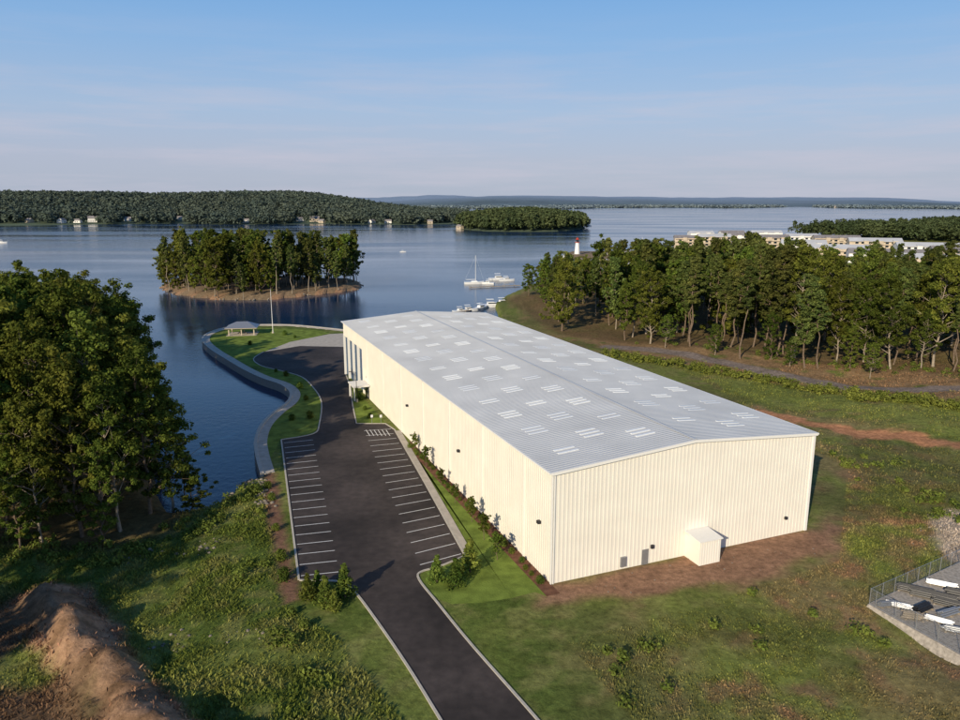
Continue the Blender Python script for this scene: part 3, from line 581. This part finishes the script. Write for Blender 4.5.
# ------------------------------------------------------------------ pavilion, flagpole, lamps
x,y=G(243,334); mb=MB()
mb.box(-6,6,-4.5,4.5,.02,.12,2)
for px_ in (-5,0,5):
    for py_ in (-3.6,3.6): mb.box(px_-.2,px_+.2,py_-.2,py_+.2,.12,3.0,0)
mb.add([(-6.3,-4.8,3.2),(6.3,-4.8,3.2),(6.3,4.8,3.2),(-6.3,4.8,3.2),(-2.2,0,5.3),(2.2,0,5.3)],[(0,1,5,4),(1,2,5),(2,3,4,5),(3,0,4),(3,2,1,0)],1)
mb.box(-6.35,6.35,-4.85,4.85,3.0,3.19,0); mb.box(-1.5,1.5,-.4,.4,.7,.8,3); mb.box(-1.4,-1.2,-.3,.3,.12,.7,3); mb.box(1.2,1.4,-.3,.3,.12,.7,3)
mb.make("picnic_pavilion",[M['tan'],M['steel'],M['conc'],M['wood']],None,(x,y,0),.15,(.88,.88,.88))
x,y=G(273,333); mb=MB(); mb.tube((0,0,0),(0,0,16),.14,.06,0); mb.tube((0,0,16),(0,0,16.3),.14,.1,1); mb.tube((0,0,0),(0,0,.4),.5,.4,2)
mb.make("flagpole",[M['trim'],M['steel'],M['conc']],None,(x,y,0))
def lamp(a,b,rz):
    x,y=G(a,b); mb=MB(); mb.tube((0,0,0),(0,0,.7),.3,.28,1); mb.tube((0,0,.7),(0,0,7.5),.09,.06,0); mb.tube((0,0,7.4),(1.1,0,7.55),.04,.04,0,5); mb.box(.8,1.7,-.18,.18,7.5,7.62,0)
    mb.make("street_lamp",[M['dark'],M['conc']],None,(x,y,0),rz)
lamp(357,402,math.pi)
for a,b in ((372,424),(381,424)):
    x,y=G(a,b); mb=MB(); mb.tube((0,0,0),(0,0,2),.04,.04,0,6); mb.box(-.25,.25,-.05,-.02,1.5,2.1,1); mb.make("parking_sign",[M['steel'],M['white']],None,(x,y,0),.3)
mb=MB(); mb.box(-4.2,-.15,96,102,3.4,3.7,0)
for yy in (96.3,101.5): mb.box(-4.0,-3.7,yy,yy+.3,.0,3.4,0)
mb.box(-.12,-.07,97,101,0,2.6,1); mb.make("entrance_canopy",[M['trim'],M['glass']],wh)
# ------------------------------------------------------------------ boats
def boat(x,y,rz,L_=10,kind='motor'):
    mb=MB(); st=[(-.5,.32,.0),(-.25,.36,0),(0,.36,0),(.25,.28,.02),(.42,.14,.05),(.5,.01,.09)]; vs=[]
    for t,w,sh in st:
        w=w*L_*.45; vs+=[(t*L_,-w,.11*L_+sh*L_*.6),(t*L_,-w*.8,-.1),(t*L_,0,-.35),(t*L_,w*.8,-.1),(t*L_,w,.11*L_+sh*L_*.6)]
    fs=[]
    for i in range(5):
        for k in range(4): fs.append((5*i+k,5*i+k+1,5*i+5+k+1,5*i+5+k))
        fs.append((5*i+4,5*i,5*i+5,5*i+9))
    fs.append((0,1,2,3,4)); mb.add(vs,fs,0); dz=.11*L_
    if kind=='motor':
        a0,a1,w=-.2*L_,.2*L_,.11*L_
        mb.hexa([(a0,-w,dz),(a1,-w*.8,dz),(a1,w*.8,dz),(a0,w,dz),(a0+.2,-w*.85,dz+.1*L_),(a1-.12*L_,-w*.7,dz+.1*L_),(a1-.12*L_,w*.7,dz+.1*L_),(a0+.2,w*.85,dz+.1*L_)],0)
        mb.hexa([(a0+.3,-w*.96,dz+.03*L_),(a1-.03*L_,-w*.82,dz+.03*L_),(a1-.03*L_,w*.82,dz+.03*L_),(a0+.3,w*.96,dz+.03*L_),(a0+.4,-w*.9,dz+.075*L_),(a1-.07*L_,-w*.78,dz+.075*L_),(a1-.07*L_,w*.78,dz+.075*L_),(a0+.4,w*.9,dz+.075*L_)],1)
        for sx in (a0,.02*L_):
            for sy in (-w*.7,w*.7): mb.tube((sx,sy,dz+.05*L_),(sx,sy,dz+.2*L_),.03,.03,2,4)
        mb.box(a0-.3,.05*L_,-w*.9,w*.9,dz+.2*L_,dz+.215*L_,0)
    else:
        mb.hexa([(-.15*L_,-.08*L_,dz),(.2*L_,-.06*L_,dz),(.2*L_,.06*L_,dz),(-.15*L_,.08*L_,dz),(-.13*L_,-.07*L_,dz+.05*L_),(.16*L_,-.05*L_,dz+.05*L_),(.16*L_,.05*L_,dz+.05*L_),(-.13*L_,.07*L_,dz+.05*L_)],0)
        mb.tube((.08*L_,0,dz),(.08*L_,0,1.45*L_),.14,.09,2,6); mb.tube((.08*L_,0,dz+.12*L_),(-.4*L_,0,dz+.12*L_),.14,.14,0,6); mb.tube((.5*L_,0,dz+.05*L_),(.08*L_,0,1.4*L_),.02,.02,2,4); mb.tube((-.5*L_,0,dz),(.08*L_,0,1.4*L_),.02,.02,2,4)
    mb.make("sailboat" if kind!='motor' else "motorboat",[M['white'],M['glass'],M['trim'] if kind!='motor' else M['steel']],None,(x,y,-2.0),rz)
for a,b,r,L_,k in ((474,284,.1,12,'sail'),(499,280,.2,13,'motor'),(487,284,2.9,9,'motor'),(469,311,.3,9,'motor'),(492,307,.2,12,'motor'),(481,309,.9,9,'motor'),(507,281,.2,10,'motor'),(503,304,.4,10,'motor'),(461,312,.5,8,'motor'),(615,262,.3,14,'motor'),(628,259,.3,14,'motor'),(640,262,.2,14,'sail'),(600,262,.4,14,'motor'),(650,264,.1,14,'motor'),(632,266,.1,14,'motor'),(605,256,.1,14,'motor'),(566,258,.1,12,'motor'),(655,259,.3,14,'motor'),(622,265,.9,13,'motor'),(2,243,.1,12,'motor'),(588,226,.1,14,'motor'),(403,252,.1,6,'motor')):
    x,y=G(a,b,-2); boat(x,y,r,L_,k)
def dock(p,q_,w=2.2):
    a=np.array(G(*p,-1.3));b=np.array(G(*q_,-1.3)); d=(b-a)/np.linalg.norm(b-a)
    o=ribbon("dock",[tuple(a),tuple((a+b)/2),tuple(b)],-w/2,w/2,-1.6,-1.35,M['wood'])
    mb=MB()
    for k in np.arange(0,np.linalg.norm(b-a),7):
        for s in (-1,1):
            c_=a+d*k+np.array([-d[1],d[0]])*s*(w/2+.12); mb.tube((*c_,-4),(*c_,-.6),.13,.13,0,6)
    mb.make("piles",[M['wood']],o)
dock((455,313),(520,298)); dock((470,287),(520,285)); dock((560,262),(640,266)); dock((590,258),(660,262)); dock((560,255),(600,262))
x,y=G(577,255,-1); mb=MB(); mb.tube((0,0,-1.5),(0,0,0),4,4,2,12); mb.tube((0,0,0),(0,0,9),2.2,1.4,0,12); mb.tube((0,0,9),(0,0,9.4),2.1,2.1,1,12); mb.tube((0,0,9.4),(0,0,11.2),1.1,1.1,3,10); mb.tube((0,0,11.2),(0,0,13),1.6,.05,1,12)
mb.make("lighthouse",[M['white'],M['red'],M['rock'],M['glass']],None,(x,y,0),0,(1.15,1.15,1.15))
def longb(a,b,L_,W_,h,rz,roofm,wallm,st=4,name="marina_building"):
    x,y=G(a,b,0); mb=MB(); mb.gable(-W_/2,W_/2,-L_/2,L_/2,0,h,h+W_*.17,0,1)
    for s in range(st):
        zz=.9+s*3.0
        if zz+1.8>h: break
        for sg in (-1,1):
            xo=sg*W_/2
            for k in np.arange(-L_/2+1.5,L_/2-3,5.0):
                mb.box(min(xo,xo+sg*.06)+sg*.003,max(xo,xo+sg*.06)+sg*.003,k,k+2.6,zz,zz+1.8,2)
            mb.box(min(xo+sg*.01,xo+sg*1.2),max(xo+sg*.01,xo+sg*1.2),-L_/2+.5,L_/2-.5,zz+2.0,zz+2.15,0)
    for k in np.arange(-L_/2+6,L_/2-4,12): mb.gable(-W_/2-1.0,-W_/2+W_*.35,k-2,k+2,h-2.6,h+.6,h+1.6,0,1,.2)
    mb.make(name,[wallm,roofm,M['glass']],None,(x,y,hz(x,y)-.3),rz)
hp=math.pi/2
for a,b,L_,W_,h,rz,rm,wm_ in ((688,249,28,14,10,hp-.15,'shingle','tan'),(713,251,30,15,12,hp-.1,'whiteroof','tan'),(742,250,28,15,12,hp-.2,'shingle','trim'),(770,253,30,15,12,hp-.15,'shingle','tan'),(802,256,36,17,9,hp-.3,'whiteroof','trim'),(842,260,48,18,8,hp-.35,'whiteroof','tan'),(886,265,54,19,8,hp-.35,'shingle','trim'),(935,271,56,19,8,hp-.4,'whiteroof','tan'),(990,277,66,20,8,hp-.4,'whiteroof','trim'),(873,253,44,17,9,hp-.3,'whiteroof','tan'),(765,244,32,14,11,hp-.1,'whiteroof','trim'),(700,244,26,14,11,hp,'whiteroof','trim'),(731,244,26,14,11,hp,'shingle','trim'),(925,259,46,18,9,hp-.3,'whiteroof','trim'),(835,250,42,15,10,hp-.2,'shingle','tan'),(622,256,16,9,4,hp,'shingle','tan'),(800,247,32,14,10,hp,'whiteroof','trim'),(965,263,50,18,9,hp-.3,'shingle','tan')):
    longb(a,b,L_,W_,h,rz,M[rm],M[wm_])
for (x,y),(a,b,s) in zip(hpos,houses):
    mb=MB(); w=5.5*s*random.uniform(.8,1.2); l=8*s*random.uniform(.8,1.2); mb.gable(-w,w,-l,l,-3,6*s,10*s,0,1)
    for k in (-6,-2,2,6):
        if abs(k)<l-2: mb.box(-w-.1,-w-.01,k,k+1.6,1,3,2)
    mb.make("house",[M['trim'] if random.random()<.6 else M['tan'],M['shingle'],M['glass']],None,(x,y,max(hz(x,y),-1)),hp+random.gauss(0,.5))
for a,b in ((601,207.6),(662,207.3),(690,207.5),(727,207.6),(760,207.2),(771,207.0),(836,207.7)):
    x,y=G(a,b,-2); mb=MB(); mb.gable(-7,7,-11,11,-4,7,12,0,1)
    for k in (-8,-3,2,7): mb.box(-7.1,-7.01,k,k+2,2,5,2)
    mb.make("house",[M['tan'],M['shingle'],M['glass']],None,(x,y,max(hz(x,y),-1)),hp+random.gauss(0,.4))
# ------------------------------------------------------------------ light
SEL,SX,SY=math.radians(23),-.46,-.888
w=bpy.data.worlds.new("World"); scene.world=w; w.use_nodes=True; nt=w.node_tree; N=nt.nodes; Lk=nt.links
bg=N["Background"]; sk=N.new("ShaderNodeTexSky"); sk.sky_type='NISHITA'; sk.sun_disc=False; sk.sun_elevation=SEL; sk.sun_rotation=math.atan2(SX,SY); sk.air_density=1.0; sk.dust_density=1.0; sk.ozone_density=2.5
tc=N.new("ShaderNodeTexCoord"); sp=N.new("ShaderNodeSeparateXYZ"); Lk.new(tc.outputs["Generated"],sp.inputs[0])
gr=N.new("ShaderNodeValToRGB"); Lk.new(sp.outputs["Z"],gr.inputs["Fac"]); e=gr.color_ramp.elements
e[0].position=0.0; e[0].color=(.45,.51,.64,1); e[1].position=1.0; e[1].color=(.05,.13,.34,1)
for pos,c in ((.05,(.46,.51,.66)),(.11,(.40,.53,.74)),(.19,(.27,.48,.79)),(.28,(.16,.40,.78)),(.5,(.075,.20,.48))):
    q_=e.new(pos); q_.color=(*c,1)
sc_=N.new("ShaderNodeVectorMath"); sc_.operation='SCALE'; sc_.inputs["Scale"].default_value=10.0; Lk.new(gr.outputs["Color"],sc_.inputs[0])
m0=N.new("ShaderNodeMix"); m0.data_type='RGBA'; m0.inputs["Factor"].default_value=.86; Lk.new(sk.outputs[0],m0.inputs["A"]); Lk.new(sc_.outputs[0],m0.inputs["B"])
mp=N.new("ShaderNodeMapping"); mp.inputs["Scale"].default_value=(2.2,2.2,26); Lk.new(tc.outputs["Generated"],mp.inputs["Vector"])
cn=N.new("ShaderNodeTexNoise"); cn.inputs["Scale"].default_value=1.6; cn.inputs["Detail"].default_value=7; cn.inputs["Roughness"].default_value=.6; Lk.new(mp.outputs[0],cn.inputs["Vector"])
cr=N.new("ShaderNodeMapRange"); cr.inputs["From Min"].default_value=.46; cr.inputs["From Max"].default_value=.78; cr.inputs["To Max"].default_value=.7; Lk.new(cn.outputs["Fac"],cr.inputs["Value"])
band=N.new("ShaderNodeMapRange"); band.inputs["From Min"].default_value=.22; band.inputs["From Max"].default_value=.08; Lk.new(sp.outputs["Z"],band.inputs["Value"])
mu=N.new("ShaderNodeMath"); mu.operation='MULTIPLY'; Lk.new(cr.outputs[0],mu.inputs[0]); Lk.new(band.outputs[0],mu.inputs[1])
mx=N.new("ShaderNodeMix"); mx.data_type='RGBA'; Lk.new(mu.outputs[0],mx.inputs["Factor"]); Lk.new(m0.outputs["Result"],mx.inputs["A"]); mx.inputs["B"].default_value=(6.0,5.8,6.8,1)
Lk.new(mx.outputs["Result"],bg.inputs["Color"]); bg.inputs["Strength"].default_value=.098
sun=bpy.data.lights.new("sun","SUN"); sun.energy=5.0; sun.angle=math.radians(.5); sun.color=(1,.87,.66)
so=bpy.data.objects.new("sun",sun); COL.objects.link(so); d=Vector((-SX*math.cos(SEL),-SY*math.cos(SEL),-math.sin(SEL))); so.rotation_euler=d.to_track_quat('-Z','Y').to_euler()
cam=bpy.data.cameras.new("camera"); co=bpy.data.objects.new("camera",cam); COL.objects.link(co); co.location=(0,0,HC); co.rotation_euler=(math.pi/2-PITCH,0,0); cam.sensor_width=36; cam.lens=740/960*36; cam.clip_end=60000; cam.clip_start=.5
scene.camera=co
scene.view_settings.view_transform='Standard'; scene.view_settings.look='None'; scene.view_settings.exposure=0
